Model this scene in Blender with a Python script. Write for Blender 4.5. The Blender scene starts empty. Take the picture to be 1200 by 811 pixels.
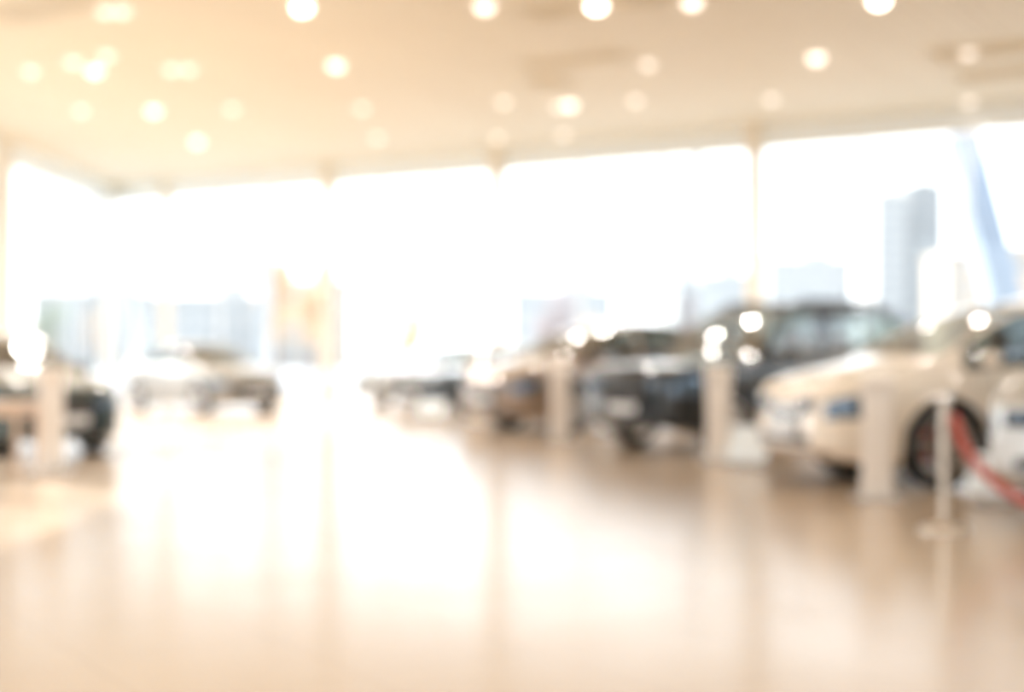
import bpy, bmesh, math, random
from math import pi, sin, cos, radians as R
from mathutils import Vector, Matrix
random.seed(7)
C = bpy.context.scene.collection
sc = bpy.context.scene

# ------------------------------------------------------------------ camera, sky, sun, exposure
FPX = 1667.0
CAMZ = 1.2
HOR = 418.0
cam_d = bpy.data.cameras.new('camera'); cam = bpy.data.objects.new('camera', cam_d); C.objects.link(cam)
cam.location = (0, 0, CAMZ); cam.rotation_euler = (R(90), 0, 0)
cam_d.sensor_width = 36; cam_d.lens = 50
cam_d.shift_y = (HOR-405.5)/1200
cam_d.dof.use_dof = True; cam_d.dof.focus_distance = 2.35; cam_d.dof.aperture_fstop = 1.25
cam_d.clip_end = 2000
sc.camera = cam
sc.view_settings.view_transform = 'Standard'; sc.view_settings.look = 'None'
sc.view_settings.gamma = 1; sc.view_settings.use_curve_mapping = False
sc.view_settings.exposure = 0.64
SKY = 2.3
LAMP_W = 135
w = bpy.data.worlds.new('sky'); sc.world = w; w.use_nodes = True
nt = w.node_tree; bg = nt.nodes['Background']
tc = nt.nodes.new('ShaderNodeTexCoord'); sx = nt.nodes.new('ShaderNodeSeparateXYZ'); rp = nt.nodes.new('ShaderNodeValToRGB')
nt.links.new(tc.outputs['Generated'], sx.inputs[0]); nt.links.new(sx.outputs['Z'], rp.inputs[0]); nt.links.new(rp.outputs[0], bg.inputs[0])
e = rp.color_ramp.elements
e[0].position = 0.0; e[0].color = (.97, .98, 1.0, 1)
e[1].position = 0.85; e[1].color = (.48, .64, .92, 1)
x_ = e.new(.22); x_.color = (.92, .96, 1.0, 1)
bg.inputs[1].default_value = SKY
sun_d = bpy.data.lights.new('sun', 'SUN'); sun = bpy.data.objects.new('sun', sun_d); C.objects.link(sun)
sun_d.energy = 8.5; sun_d.color = (1.0, .985, .96); sun_d.angle = R(.6)
SUN_TRAVEL = Vector((.76, -.65, -math.tan(R(24.8)))).normalized()
sun.rotation_euler = SUN_TRAVEL.to_track_quat('-Z', 'Y').to_euler()
sun.location = (-40, 40, 30)
sc.cycles.max_bounces = 10; sc.cycles.transparent_max_bounces = 24
sc.cycles.diffuse_bounces = 5; sc.cycles.glossy_bounces = 5
sc.cycles.sample_clamp_indirect = 8; sc.cycles.caustics_reflective = False; sc.cycles.caustics_refractive = False
sc.cycles.use_adaptive_sampling = False

# ------------------------------------------------------------------ materials
def mat(name, col, rough=.5, metal=0, coat=0, emit=None, es=0, spec=.5):
    m = bpy.data.materials.new(name); m.use_nodes = True
    b = m.node_tree.nodes['Principled BSDF']
    b.inputs['Base Color'].default_value = (*col, 1); b.inputs['Roughness'].default_value = rough
    b.inputs['Metallic'].default_value = metal; b.inputs['Coat Weight'].default_value = coat
    b.inputs['Coat Roughness'].default_value = .04; b.inputs['Specular IOR Level'].default_value = spec
    if emit: b.inputs['Emission Color'].default_value = (*emit, 1); b.inputs['Emission Strength'].default_value = es
    return m
def noisy(m, scale, amt, bump=0, stretch=None):
    n = m.node_tree; b = n.nodes['Principled BSDF']; col = list(b.inputs['Base Color'].default_value)
    t = n.nodes.new('ShaderNodeTexCoord'); mp = n.nodes.new('ShaderNodeMapping'); ns = n.nodes.new('ShaderNodeTexNoise')
    n.links.new(t.outputs['Object'], mp.inputs[0]); n.links.new(mp.outputs[0], ns.inputs[0])
    if stretch: mp.inputs['Scale'].default_value = stretch
    ns.inputs['Scale'].default_value = scale; ns.inputs['Detail'].default_value = 5
    mx = n.nodes.new('ShaderNodeMix'); mx.data_type = 'RGBA'
    mx.inputs['A'].default_value = [c*(1-amt) for c in col[:3]]+[1]; mx.inputs['B'].default_value = [min(1, c*(1+amt)) for c in col[:3]]+[1]
    n.links.new(ns.outputs['Fac'], mx.inputs['Factor']); n.links.new(mx.outputs['Result'], b.inputs['Base Color'])
    if bump:
        bp = n.nodes.new('ShaderNodeBump'); bp.inputs['Strength'].default_value = bump; bp.inputs['Distance'].default_value = .01
        n.links.new(ns.outputs['Fac'], bp.inputs['Height']); n.links.new(bp.outputs[0], b.inputs['Normal'])
    return m
def glass(name, tint, refl=1.0, f0=.06):
    m = bpy.data.materials.new(name); m.use_nodes = True; n = m.node_tree; n.nodes.clear()
    o = n.nodes.new('ShaderNodeOutputMaterial'); tr = n.nodes.new('ShaderNodeBsdfTransparent'); gl = n.nodes.new('ShaderNodeBsdfGlossy')
    lw = n.nodes.new('ShaderNodeLayerWeight'); lw.inputs[0].default_value = .5; mx = n.nodes.new('ShaderNodeMixShader')
    pw = n.nodes.new('ShaderNodeMath'); pw.operation = 'POWER'; pw.inputs[1].default_value = 5
    fr = n.nodes.new('ShaderNodeMath'); fr.operation = 'MULTIPLY_ADD'; fr.inputs[1].default_value = 1-f0; fr.inputs[2].default_value = f0
    n.links.new(lw.outputs['Facing'], pw.inputs[0]); n.links.new(pw.outputs[0], fr.inputs[0])
    tr.inputs[0].default_value = (*tint, 1); gl.inputs['Roughness'].default_value = .02
    gl.inputs[0].default_value = (refl, refl, refl, 1)
    n.links.new(fr.outputs[0], mx.inputs[0]); n.links.new(tr.outputs[0], mx.inputs[1]); n.links.new(gl.outputs[0], mx.inputs[2]); n.links.new(mx.outputs[0], o.inputs[0])
    return m
M = {}
def floor_mat():
    m = mat('polished_tile', (.56, .40, .27), .2); n = m.node_tree; b = n.nodes['Principled BSDF']; b.inputs['IOR'].default_value = 1.8
    t = n.nodes.new('ShaderNodeTexCoord'); mp = n.nodes.new('ShaderNodeMapping'); br = n.nodes.new('ShaderNodeTexBrick')
    mp.inputs['Rotation'].default_value = (0, 0, R(-32.6))
    n.links.new(t.outputs['Object'], mp.inputs[0]); n.links.new(mp.outputs[0], br.inputs[0])
    br.offset = 0; br.inputs['Scale'].default_value = 1.0; br.inputs['Brick Width'].default_value = .8; br.inputs['Row Height'].default_value = .8
    br.inputs['Mortar Size'].default_value = .003
    br.inputs['Color1'].default_value = (.51, .39, .285, 1); br.inputs['Color2'].default_value = (.53, .41, .30, 1); br.inputs['Mortar'].default_value = (.40, .30, .21, 1)
    n.links.new(br.outputs['Color'], b.inputs['Base Color'])
    ns = n.nodes.new('ShaderNodeTexNoise'); ns.inputs['Scale'].default_value = 1.3; ns.inputs['Detail'].default_value = 3
    mr = n.nodes.new('ShaderNodeMapRange'); mr.inputs['To Min'].default_value = .17; mr.inputs['To Max'].default_value = .25
    n.links.new(t.outputs['Object'], ns.inputs[0]); n.links.new(ns.outputs['Fac'], mr.inputs[0]); n.links.new(mr.outputs[0], b.inputs['Roughness'])
    return m
M['floor'] = floor_mat()
def ceil_mat():
    m = mat('ceiling_panels', (.84, .70, .50), .6); n = m.node_tree; b = n.nodes['Principled BSDF']
    t = n.nodes.new('ShaderNodeTexCoord'); mp = n.nodes.new('ShaderNodeMapping'); br = n.nodes.new('ShaderNodeTexBrick')
    mp.inputs['Rotation'].default_value = (0, 0, R(-57.4))
    n.links.new(t.outputs['Object'], mp.inputs[0]); n.links.new(mp.outputs[0], br.inputs[0])
    br.inputs['Scale'].default_value = 1.0; br.inputs['Brick Width'].default_value = 4; br.inputs['Row Height'].default_value = .3
    br.inputs['Mortar Size'].default_value = .01
    br.inputs['Color1'].default_value = (.83, .755, .60, 1); br.inputs['Color2'].default_value = (.80, .72, .565, 1); br.inputs['Mortar'].default_value = (.55, .43, .30, 1)
    n.links.new(br.outputs['Color'], b.inputs['Base Color'])
    return m
M['ceiling'] = ceil_mat()
M['wall'] = noisy(mat('cream_plaster', (.80, .74, .64), .7), 2, .04)
M['column'] = noisy(mat('cream_column', (.86, .77, .64), .6), 3, .03)
M['frame'] = mat('window_frame_metal', (.82, .82, .80), .4)
M['header'] = noisy(mat('pale_blue_header', (.88, .93, .95), .5), 2, .03)
M['brace'] = noisy(mat('blue_grey_steel', (.26, .31, .37), .45), 3, .05)
M['brace_grey'] = noisy(mat('grey_steel', (.42, .44, .44), .45), 3, .05)
M['pane'] = glass('window_glass', (.97, .985, .985), f0=.025)
M['cglass'] = glass('car_glass', (.55, .60, .58), f0=.10)
M['wglass'] = glass('windscreen_glass', (.60, .66, .68), f0=.22)
M['cglass_d'] = glass('dark_car_glass', (.25, .28, .27), f0=.10)
M['tyre'] = noisy(mat('tyre_rubber', (.012, .012, .013), .75), 30, .3)
M['rim'] = mat('alloy', (.60, .57, .54), .4, 1)
M['rim_dark'] = mat('dark_alloy', (.22, .20, .19), .3, 1)
M['disc'] = mat('brake_steel', (.35, .34, .33), .35, 1)
M['red'] = mat('red_caliper', (.45, .02, .02), .35, coat=.5)
M['black'] = noisy(mat('black_plastic', (.014, .014, .015), .55), 40, .2)
M['gloss_black'] = mat('gloss_black', (.01, .011, .012), .15, coat=1)
M['chrome'] = mat('chrome', (.82, .82, .82), .10, 1)
M['steel'] = mat('brushed_steel', (.66, .60, .52), .28, 1)
M['lamp'] = mat('headlamp_lens', (.06, .10, .15), .08, .5, coat=1)
M['tail'] = mat('tail_lamp_lens', (.32, .01, .01), .12, coat=1)
M['plate'] = mat('plate_white', (.78, .80, .82), .35)
M['seat'] = noisy(mat('seat_leather', (.05, .045, .04), .55), 20, .15)
M['seat_tan'] = noisy(mat('tan_leather', (.34, .20, .12), .5), 20, .1)
M['totem'] = mat('totem_white', (.80, .74, .68), .3, coat=.3)
M['totem_grey'] = mat('totem_grey', (.45, .44, .43), .4)
M['placard'] = mat('placard_white', (.80, .88, .95), .12, coat=1)
M['rope'] = noisy(mat('red_velvet', (.42, .08, .06), .8), 60, .25)
M['wood'] = noisy(mat('light_wood', (.62, .47, .36), .4), 6, .12, stretch=(1, 8, 1))
M['ring'] = mat('white_ring', (.85, .82, .78), .4)
M['vent'] = mat('vent_grey', (.66, .57, .44), .5)
M['vent_slat'] = mat('vent_slat', (.78, .70, .55), .5)
for k, s in (('hot', 6), ('mid', 1.9), ('low', .9)):
    M['lens_'+k] = mat('lamp_lens_'+k, (.9, .88, .84), .3, emit=(1, .86, .74), es=s)
M['asphalt'] = noisy(mat('paving', (.40, .385, .36), .8), .2, .1)
M['b_white'] = mat('pale_render', (.42, .41, .385), .7)
M['b_grey'] = mat('grey_render', (.31, .31, .295), .7)
M['b_tan'] = mat('tan_render', (.44, .35, .26), .7)
M['b_glass'] = mat('facade_glass', (.27, .29, .30), .15)
M['bark'] = noisy(mat('bark', (.22, .15, .11), .9), 8, .3, .4)
M['leaf_o'] = noisy(mat('orange_leaves', (.72, .50, .28), .7), 1, .25)
M['leaf_g'] = noisy(mat('green_leaves', (.20, .27, .13), .7), 1, .25)
M['leaf_b'] = noisy(mat('brown_leaves', (.45, .36, .33), .7), 1, .2)
def paint(name, col, metal=.0, rough=.25):
    return mat(name, col, rough, metal, coat=1)

# ------------------------------------------------------------------ helpers
def link(name, bm, m, parent=None, smooth=False, angle=35, recalc=True):
    if recalc: bmesh.ops.recalc_face_normals(bm, faces=bm.faces)
    me = bpy.data.meshes.new(name); bm.to_mesh(me); bm.free()
    me.materials.append(m)
    if smooth:
        for p in me.polygons: p.use_smooth = True
        try: me.set_sharp_from_angle(angle=R(angle))
        except Exception: pass
    o = bpy.data.objects.new(name, me); C.objects.link(o)
    if parent: o.parent = parent
    return o
def tag(o, label, cat, group=None):
    o['label'] = label; o['category'] = cat
    if group: o['group'] = group
    return o
def thing(name, label, cat, loc=(0, 0, 0), rz=0, group=None):
    o = bpy.data.objects.new(name, None); C.objects.link(o); o.empty_display_size = .2
    o.location = loc; o.rotation_euler = (0, 0, rz)
    return tag(o, label, cat, group)
def struct(name, bm, m, **k):
    o = link(name, bm, m, **k)
    if not k.get('parent'): o['kind'] = 'structure'
    return o
def copy_tree(o, parent=None):
    c = o.copy(); C.objects.link(c)
    if parent is not None: c.parent = parent
    for ch in list(o.children): copy_tree(ch, c)
    return c
def box(bm, c, s, rz=0, ry=0, rx=0, bev=0):
    t = bmesh.new(); bmesh.ops.create_cube(t, size=1)
    bmesh.ops.scale(t, vec=s, verts=t.verts)
    if bev: bmesh.ops.bevel(t, geom=t.edges[:], offset=bev, segments=2, affect='EDGES', profile=.5)
    m4 = Matrix.Translation(c) @ Matrix.Rotation(rz, 4, 'Z') @ Matrix.Rotation(ry, 4, 'Y') @ Matrix.Rotation(rx, 4, 'X')
    t.transform(m4); me = bpy.data.meshes.new('t'); t.to_mesh(me); t.free(); bm.from_mesh(me); bpy.data.meshes.remove(me)
    return bm
def lathe(bm, prof, seg=24, m4=None, closed=False):
    rings = []
    for r, z in prof:
        rings.append([bm.verts.new((r*cos(2*pi*i/seg), r*sin(2*pi*i/seg), z)) for i in range(seg)])
    pairs = list(zip(rings, rings[1:]))
    if closed: pairs.append((rings[-1], rings[0]))
    for a, b in pairs:
        for i in range(seg):
            j = (i+1) % seg
            bm.faces.new((a[i], a[j], b[j], b[i]))
    if not closed:
        for rg in (rings[0], rings[-1]):
            bm.faces.new(rg)
    if m4 is not None:
        vs = [v for rg in rings for v in rg]; bmesh.ops.transform(bm, matrix=m4, verts=vs)
    return bm
def tube(bm, pts, rad, seg=8, cap=True):
    pts = [Vector(p) for p in pts]; n = len(pts)
    if not hasattr(rad, '__len__'): rad = [rad]*n
    rings = []; up = Vector((0, 0, 1))
    for i, p in enumerate(pts):
        d = (pts[min(i+1, n-1)]-pts[max(i-1, 0)]).normalized()
        a = d.cross(up if abs(d.z) < .95 else Vector((1, 0, 0))).normalized(); b = d.cross(a).normalized()
        rings.append([bm.verts.new(p+(a*cos(2*pi*k/seg)+b*sin(2*pi*k/seg))*rad[i]) for k in range(seg)])
    for r0, r1 in zip(rings, rings[1:]):
        for k in range(seg):
            j = (k+1) % seg
            bm.faces.new((r0[k], r0[j], r1[j], r1[k]))
    if cap: bm.faces.new(rings[0]); bm.faces.new(rings[-1])
    return bm
def ground(px, py):
    Y = CAMZ*FPX/(py-HOR); return ((px-600)/FPX*Y, Y)

# ------------------------------------------------------------------ the room
HC = 7.0; XL = -13.6; XR = 14.0; YB = -6.0; Y0 = 39.8; SL = .640
def wy(x): return Y0-SL*x
def wall_pt(px):
    k = (px-600)/FPX; Y = Y0/(1+SL*k); return k*Y
A_W = math.atan2(-SL, 1.0)            # direction of the glazed wall
NIN = Vector((-.539, -.842, 0))
poly = [(XL, YB), (XR, YB), (XR, wy(XR)), (XL, wy(XL))]
def slab(z0, z1, grow=0):
    bm = bmesh.new(); P = [(XL-grow, YB-grow), (XR+grow, YB-grow), (XR+grow, wy(XR)+grow), (XL-grow, wy(XL)+grow)]
    a = [bm.verts.new((x, y, z0)) for x, y in P]; b = [bm.verts.new((x, y, z1)) for x, y in P]
    bm.faces.new(a); bm.faces.new(b)
    for i in range(4): bm.faces.new((a[i], a[(i+1) % 4], b[(i+1) % 4], b[i]))
    return bm
struct('floor', slab(-.15, 0, .4), M['floor'])
struct('ceiling', slab(HC, HC+.3, .5), M['ceiling'])
def glazed_fill_wall(name, wnum, a, b, bays, pier, out):
    # a straight unseen wall, its glazing bays added for fill light, between plastered piers, a to b, outside on the side of vector out
    SILL = 2.3; a = Vector((*a, 0)); b = Vector((*b, 0)); d = (b-a).normalized(); T = (b-a).length; ang = math.atan2(d.y, d.x); off = Vector((*out, 0))*.15  # sill kept high so dark car sides do not mirror bright ground
    fr = Matrix.Translation(a+off) @ Matrix.Rotation(ang, 4, 'Z'); bw = (T-pier*(bays+1))/bays
    bm = bmesh.new()
    for k in range(bays+1): box(bm, (pier/2+k*(bw+pier), 0, HC/2), (pier, .3, HC))
    box(bm, (T/2, 0, HC-.2), (T, .29, .4)); box(bm, (T/2, 0, SILL/2), (T, .29, SILL)); bm.transform(fr); struct(name, bm, M['wall'])
    for k in range(bays):
        x0 = pier+k*(bw+pier); bm = bmesh.new(); nm = 4
        box(bm, (x0+bw/2, 0, SILL+.04), (bw, .12, .08)); box(bm, (x0+bw/2, 0, HC-.44), (bw, .12, .08))
        for q in range(nm+1): box(bm, (x0+.03+q*(bw-.06)/nm, 0, (HC-.4+SILL)/2), (.05, .10, HC-.5-SILL))
        bm.transform(fr); f = struct('window_%d' % (wnum+k), bm, M['frame'])
        for q in range(nm):
            bm = bmesh.new(); box(bm, (x0+.03+(q+.5)*(bw-.06)/nm, 0, (HC-.4+SILL)/2), ((bw-.06)/nm-.04, .012, HC-.54-SILL)); bm.transform(fr); link('pane', bm, M['pane'], f)
glazed_fill_wall('wall_right', 20, (XR, YB), (XR, wy(XR)), 4, .6, (1, 0))  # unseen right wall, windows added to bring more light inside
glazed_fill_wall('wall_front', 30, (XL, YB), (XR, YB), 4, .6, (0, -1))  # unseen wall behind the camera, windows added as frontal fill

def along(x, off=0, z=0):             # a point of the glazed back wall, off metres out of the room
    v = Vector((x, wy(x), z))-NIN*off; return v
# columns of the glazed wall (inside face)
cols_px = [195, 385, 583, 885]
cx = [wall_pt(p) for p in cols_px]+[12.9]
for x in cx:
    bm = bmesh.new(); p = along(x, -.05, HC/2); box(bm, p, (.30 if x > -11 else .12, .34, HC), rz=A_W, bev=.02)
    o = link('column', bm, M['column'])
    tag(o, '', 'column', 'columns of the glazed back wall')
    o['label'] = {0: 'slim cream column in the far left corner of the glazing', 1: 'cream column standing left of the middle of the far glazing', 2: 'cream column in the glazing above the middle of the car row', 3: 'cream column in the glazing directly above the black off-roader', 4: 'cream column of the glazing at the right end wall'}[cx.index(x)]
# back wall glazing bays
edges = [XL]+cx+[XR]
wn = 1
for a, b in zip(edges, edges[1:]):
    if b-a < 1.2:
        bm = bmesh.new(); p = along((a+b)/2, .1, HC/2); box(bm, p, ((b-a)/cos(A_W), .2, HC), rz=A_W); struct('trim_%d' % wn, bm, M['column']); wn += 0
        continue
    L_ = (b-a)/cos(A_W)-.3; p = along((a+b)/2, .08)
    bm = bmesh.new()
    m4 = Matrix.Translation(p) @ Matrix.Rotation(A_W, 4, 'Z')
    box(bm, (0, 0, .06), (L_, .12, .12)); box(bm, (0, 0, HC-.55), (L_, .12, .08))
    nm = 3
    for i in range(nm+1): box(bm, (-L_/2+.03+i*(L_-.06)/nm, 0, (HC-.55)/2), (.05, .10, HC-.6))
    bm.transform(m4)
    f = struct('window_%d' % wn, bm, M['frame'])
    for i in range(nm):
        bm = bmesh.new(); box(bm, (-L_/2+.03+(i+.5)*(L_-.06)/nm, 0, (HC-.5)/2), ((L_-.06)/nm-.04, .012, HC-.72)); bm.transform(m4)
        link('pane', bm, M['pane'], f)
    bm = bmesh.new(); box(bm, (0, 0, HC-.26), (L_+.3, .16, .52)); bm.transform(m4); struct('trim_%d' % (10+wn), bm, M['header'])
    wn += 1
# left wall: glazing bays between columns, seen from y=35.4 to the corner, and more bays towards the camera
lb = [(38.8, 48.1), (27.0, 37.4), (16.2, 25.8), (3.0, 14.0)]
for i, (y0, y1) in enumerate(lb):
    L_ = y1-y0; bm = bmesh.new(); nm = 5
    box(bm, (XL-.06, (y0+y1)/2, .06), (.12, L_, .12)); box(bm, (XL-.06, (y0+y1)/2, HC-.55), (.12, L_, .08))
    for k in range(nm+1): box(bm, (XL-.06, y0+.03+k*(L_-.06)/nm, (HC-.55)/2), (.10, .06, HC-.6))
    f = struct('window_%d' % (wn), bm, M['frame'])
    for k in range(nm):
        bm = bmesh.new(); box(bm, (XL-.06, y0+.03+(k+.5)*(L_-.06)/nm, (HC-.5)/2), (.012, (L_-.06)/nm-.05, HC-.72)); link('pane', bm, M['pane'], f)
    bm = bmesh.new(); box(bm, (XL-.06, (y0+y1)/2, HC-.26), (.16, L_, .52)); struct('trim_%d' % (30+i), bm, M['header'])
    wn += 1
bm = bmesh.new()
for (y0, y1) in ((48.1, wy(XL)+.1), (37.4, 38.8), (25.8, 27.0), (14.0, 16.2), (YB, 3.0)):
    box(bm, (XL-.15, (y0+y1)/2, HC/2), (.3, y1-y0, HC))
struct('wall_left', bm, M['wall'])

# ------------------------------------------------------------------ ceiling lamps and vents
def ceil_pos(px, py):
    Y = (HC-.05-CAMZ)*FPX/(HOR-py); return ((px-600)/FPX*Y, Y)
lamp_protos = {}
lamps = [(354, 9, 'hot'), (699, 7, 'hot'), (1030, 1, 'hot'), (143, 14, 'low'), (123, 14, 'low'), (568, 8, 'mid'), (811, 3, 'mid'),
         (957, 68, 'mid'), (904, 117, 'low'), (668, 123, 'mid'), (655, 125, 'low'), (660, 158, 'low'), (394, 77, 'mid'), (424, 127, 'low'),
         (231, 166, 'mid'), (180, 130, 'mid'), (111, 83, 'mid'), (86, 73, 'low'), (125, 66, 'low'), (36, 84, 'low'), (201, 82, 'low'),
         (221, 82, 'low'), (95, 130, 'low'), (442, 162, 'low'), (583, 162, 'low'), (590, 120, 'low'), (272, 128, 'low'), (745, 118, 'low'),
         (760, 76, 'low'), (1135, 63, 'low'), (1136, 120, 'low')]
def make_lamp(kind):
    t = thing('ceiling_lamp', 'x', 'ceiling lamp')
    bm = bmesh.new(); lathe(bm, [(.15, 0), (.19, 0), (.19, -.03), (.15, -.03)], 24, closed=True); link('ring', bm, M['ring'], t, True)
    ld = bpy.data.lights.new('bulb', 'SPOT'); ld.energy = LAMP_W; ld.spot_size = R(150); ld.spot_blend = .6; ld.color = (1, .94, .85); ld.shadow_soft_size = .12
    lo = bpy.data.objects.new('bulb', ld); C.objects.link(lo); lo.parent = t; lo.location = (0, 0, -.17)
    bm = bmesh.new(); r = .145 if kind != 'low' else .12
    lathe(bm, [(r*cos(a), -.005-r*.95*sin(a)) for a in [R(k) for k in (0, 15, 30, 45, 60, 75, 88)]], 20); link('lens', bm, M['lens_'+kind], t, True)
    return t
near = {'hot': 'bright', 'mid': 'softly lit', 'low': 'dim'}
LL = {0: 'bright round ceiling lamp at the top edge left of the middle', 1: 'bright round ceiling lamp at the top edge right of the middle', 2: 'bright round ceiling lamp at the very top edge on the right',
 3: 'right-hand lamp of the touching pair in the top left corner of the ceiling', 4: 'left-hand faint lamp of the touching pair in the top left corner of the ceiling', 5: 'soft round ceiling lamp at the top edge nearest the middle',
 6: 'soft round ceiling lamp at the top edge, between the two brightest right-hand ones', 7: 'lone soft round ceiling lamp high on the right, above the tower', 8: 'faint round ceiling lamp just above the cream column over the black off-roader',
 9: 'soft bright round ceiling lamp in the middle, below the small dark vent', 10: 'faint lamp overlapping the left of the bright lamp below the small vent', 11: 'soft lamp close to the glazing, straight below the bright lamp near the vent',
 12: 'soft lone ceiling lamp below right of the bright one left of middle', 13: 'faint ceiling lamp halfway between the lone soft lamp and the glazing, left of middle',
 14: 'soft ceiling lamp nearest the glazing on the left side', 15: 'soft ceiling lamp left of and above the one nearest the left glazing', 16: 'bright ceiling lamp in the left cluster of three',
 17: 'faint ceiling lamp left in the left cluster of three', 18: 'soft ceiling lamp upper right in the left cluster of three', 19: 'faint ceiling lamp nearest the left edge of the picture',
 20: 'left one of the side-by-side soft lamps right of the left cluster', 21: 'right one of the side-by-side soft lamps right of the left cluster', 22: 'faint ceiling lamp below the bright one of the left cluster',
 23: 'faint ceiling lamp close above the glazing, left of the middle column', 24: 'soft ceiling lamp directly above the middle column of the glazing', 25: 'faint ceiling lamp above the middle column, left of the small vent',
 26: 'faint ceiling lamp at left, right of the soft lamp near the glazing', 27: 'faint ceiling lamp right of the bright lamp below the vent', 28: 'faint ceiling lamp beside the long ceiling slot in the middle',
 29: 'faint ceiling lamp on the pale vent at the right', 30: 'faint ceiling lamp at the top of the leaning blue brace'}
for i, (px, py, k) in enumerate(lamps):
    x, y = ceil_pos(px, py)
    if k not in lamp_protos: o = lamp_protos[k] = make_lamp(k)
    else: o = copy_tree(lamp_protos[k])
    o.location = (x, y, HC); o['label'] = LL[i]; o['group'] = 'round ceiling lamps'
k = 0
for x, y in [(-9, 8), (-4, 8), (1, 8), (6, 8), (11, 8), (-9, 2), (-4, 2), (1, 2), (6, 2), (11, 2), (-2, 13), (4.5, 13), (10.5, 13), (11, 18.5), (11.5, 24), (-4, -3), (3, -3), (9, -3)]:  # extra lamps out of view, added to brighten the right side and foreground
    o = copy_tree(lamp_protos['mid']); o.location = (x, y, HC); o['label'] = 'round ceiling lamp added as fill light outside the picture, above or behind the viewer'; o['group'] = 'fill lamps added out of view'
def vent(px, py, wx, wyy, label):
    x, y = ceil_pos(px, py); t = thing('ceiling_vent', label, 'air vent', (x, y, HC), A_W, 'ceiling vents')
    bm = bmesh.new()
    for s in (-1, 1):
        box(bm, (0, s*wyy/2, -.02), (wx+.06, .05, .04)); box(bm, (s*wx/2, 0, -.02), (.05, wyy, .04))
    link('vent_frame', bm, M['vent_slat'], t)
    bm = bmesh.new(); box(bm, (0, 0, -.004), (wx-.04, wyy-.04, .008)); link('backing', bm, M['vent'], t)
    n = max(3, int(wyy/.12)); bm = bmesh.new()
    for k in range(n): box(bm, (0, -wyy/2+(k+.5)*wyy/n, -.018), (wx-.06, .012, .028), rx=R(35))
    link('louvre', bm, M['vent_slat'], t)
vent(645, 98, .85, 1.0, 'small dark square air vent in the middle of the ceiling')
vent(672, 73, 2.2, .7, 'long pale slot vent in the ceiling above the small dark vent')
vent(1165, 60, 2.3, 1.1, 'upper grey-beige vent at the right edge of the ceiling')
vent(1170, 88, 1.7, .9, 'lower brown vent at the right edge of the ceiling, nearer the glazing')
vent(725, 4, 3.4, .8, 'long grey vent at the top edge right of the middle')
vent(45, 12, 2.2, 1.0, 'grey vent in the top left corner of the ceiling')

# ------------------------------------------------------------------ cars
def interp(keys, x):
    n = len(keys)
    if x <= keys[0][0]: return keys[0][1]
    if x >= keys[-1][0]: return keys[-1][1]
    for i in range(n-1):
        if keys[i][0] <= x <= keys[i+1][0]: break
    def sl(j): return (keys[j+1][1]-keys[j][1])/(keys[j+1][0]-keys[j][0])
    def tan(j):
        if j == 0: return sl(0)
        if j == n-1: return sl(n-2)
        a, b = sl(j-1), sl(j)
        if a*b <= 0: return 0
        return 2*a*b/(a+b)
    h = keys[i+1][0]-keys[i][0]; t = (x-keys[i][0])/h
    m0, m1 = tan(i)*h, tan(i+1)*h; p0, p1 = keys[i][1], keys[i+1][1]
    return (2*t**3-3*t*t+1)*p0+(t**3-2*t*t+t)*m0+(-2*t**3+3*t*t)*p1+(t**3-t*t)*m1
LOW = [(0, 0), (.45, 0), (.80, 0), (.93, .035), (.975, .12), (.988, .25), (1.0, .42), (1.003, .60), (.995, .76), (.985, .87), (.968, .955), (.945, 1.0)]
def low_samples():
    out = []
    n = len(LOW)
    for i in range(n-1):
        p0 = LOW[max(0, i-1)]; p1 = LOW[i]; p2 = LOW[i+1]; p3 = LOW[min(n-1, i+2)]
        for t in (0, .5):
            out.append(tuple(.5*((2*b)+(-a+c)*t+(2*a-5*b+4*c-d)*t*t+(-a+3*b-3*c+d)*t**3) for a, b, c, d in zip(p0, p1, p2, p3)))
    out.append(LOW[-1]); return out
LS = low_samples(); KB = len(LS)-1; NG = 6; KG0 = KB+1; KG1 = KG0+NG; KR = KG1+2; NT = 8; KT = KR+NT
def section(S, x):
    w_ = interp(S['w'], x); zb = interp(S['zb'], x); be = interp(S['belt'], x); zt = max(interp(S['top'], x), be+.02)
    P = [(u*w_, zb+v*(be-zb)) for u, v in LS]
    rise = min(.05, (zt-be)*.5)
    zc = max(be+.012, zt-rise)
    ys = .93*w_; zs = be+.010
    yc = ys-S['tumble']*max(0, zc-be)
    for k in range(NG+1):
        t = k/NG; P.append((ys+(yc-ys)*t+.035*sin(pi*t)*min(1, (zc-be)*2), zs+(zc-zs)*t))
    P.append((yc-.025, zc+(zt-zc)*.22)); P.append((yc-.065, zc+(zt-zc)*.42))
    y9, z9 = P[-1]
    for k in range(1, NT+1):
        t = k/NT; P.append((y9*(1-t), z9+(zt-z9)*(1-(1-t)**2)))
    return P
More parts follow.
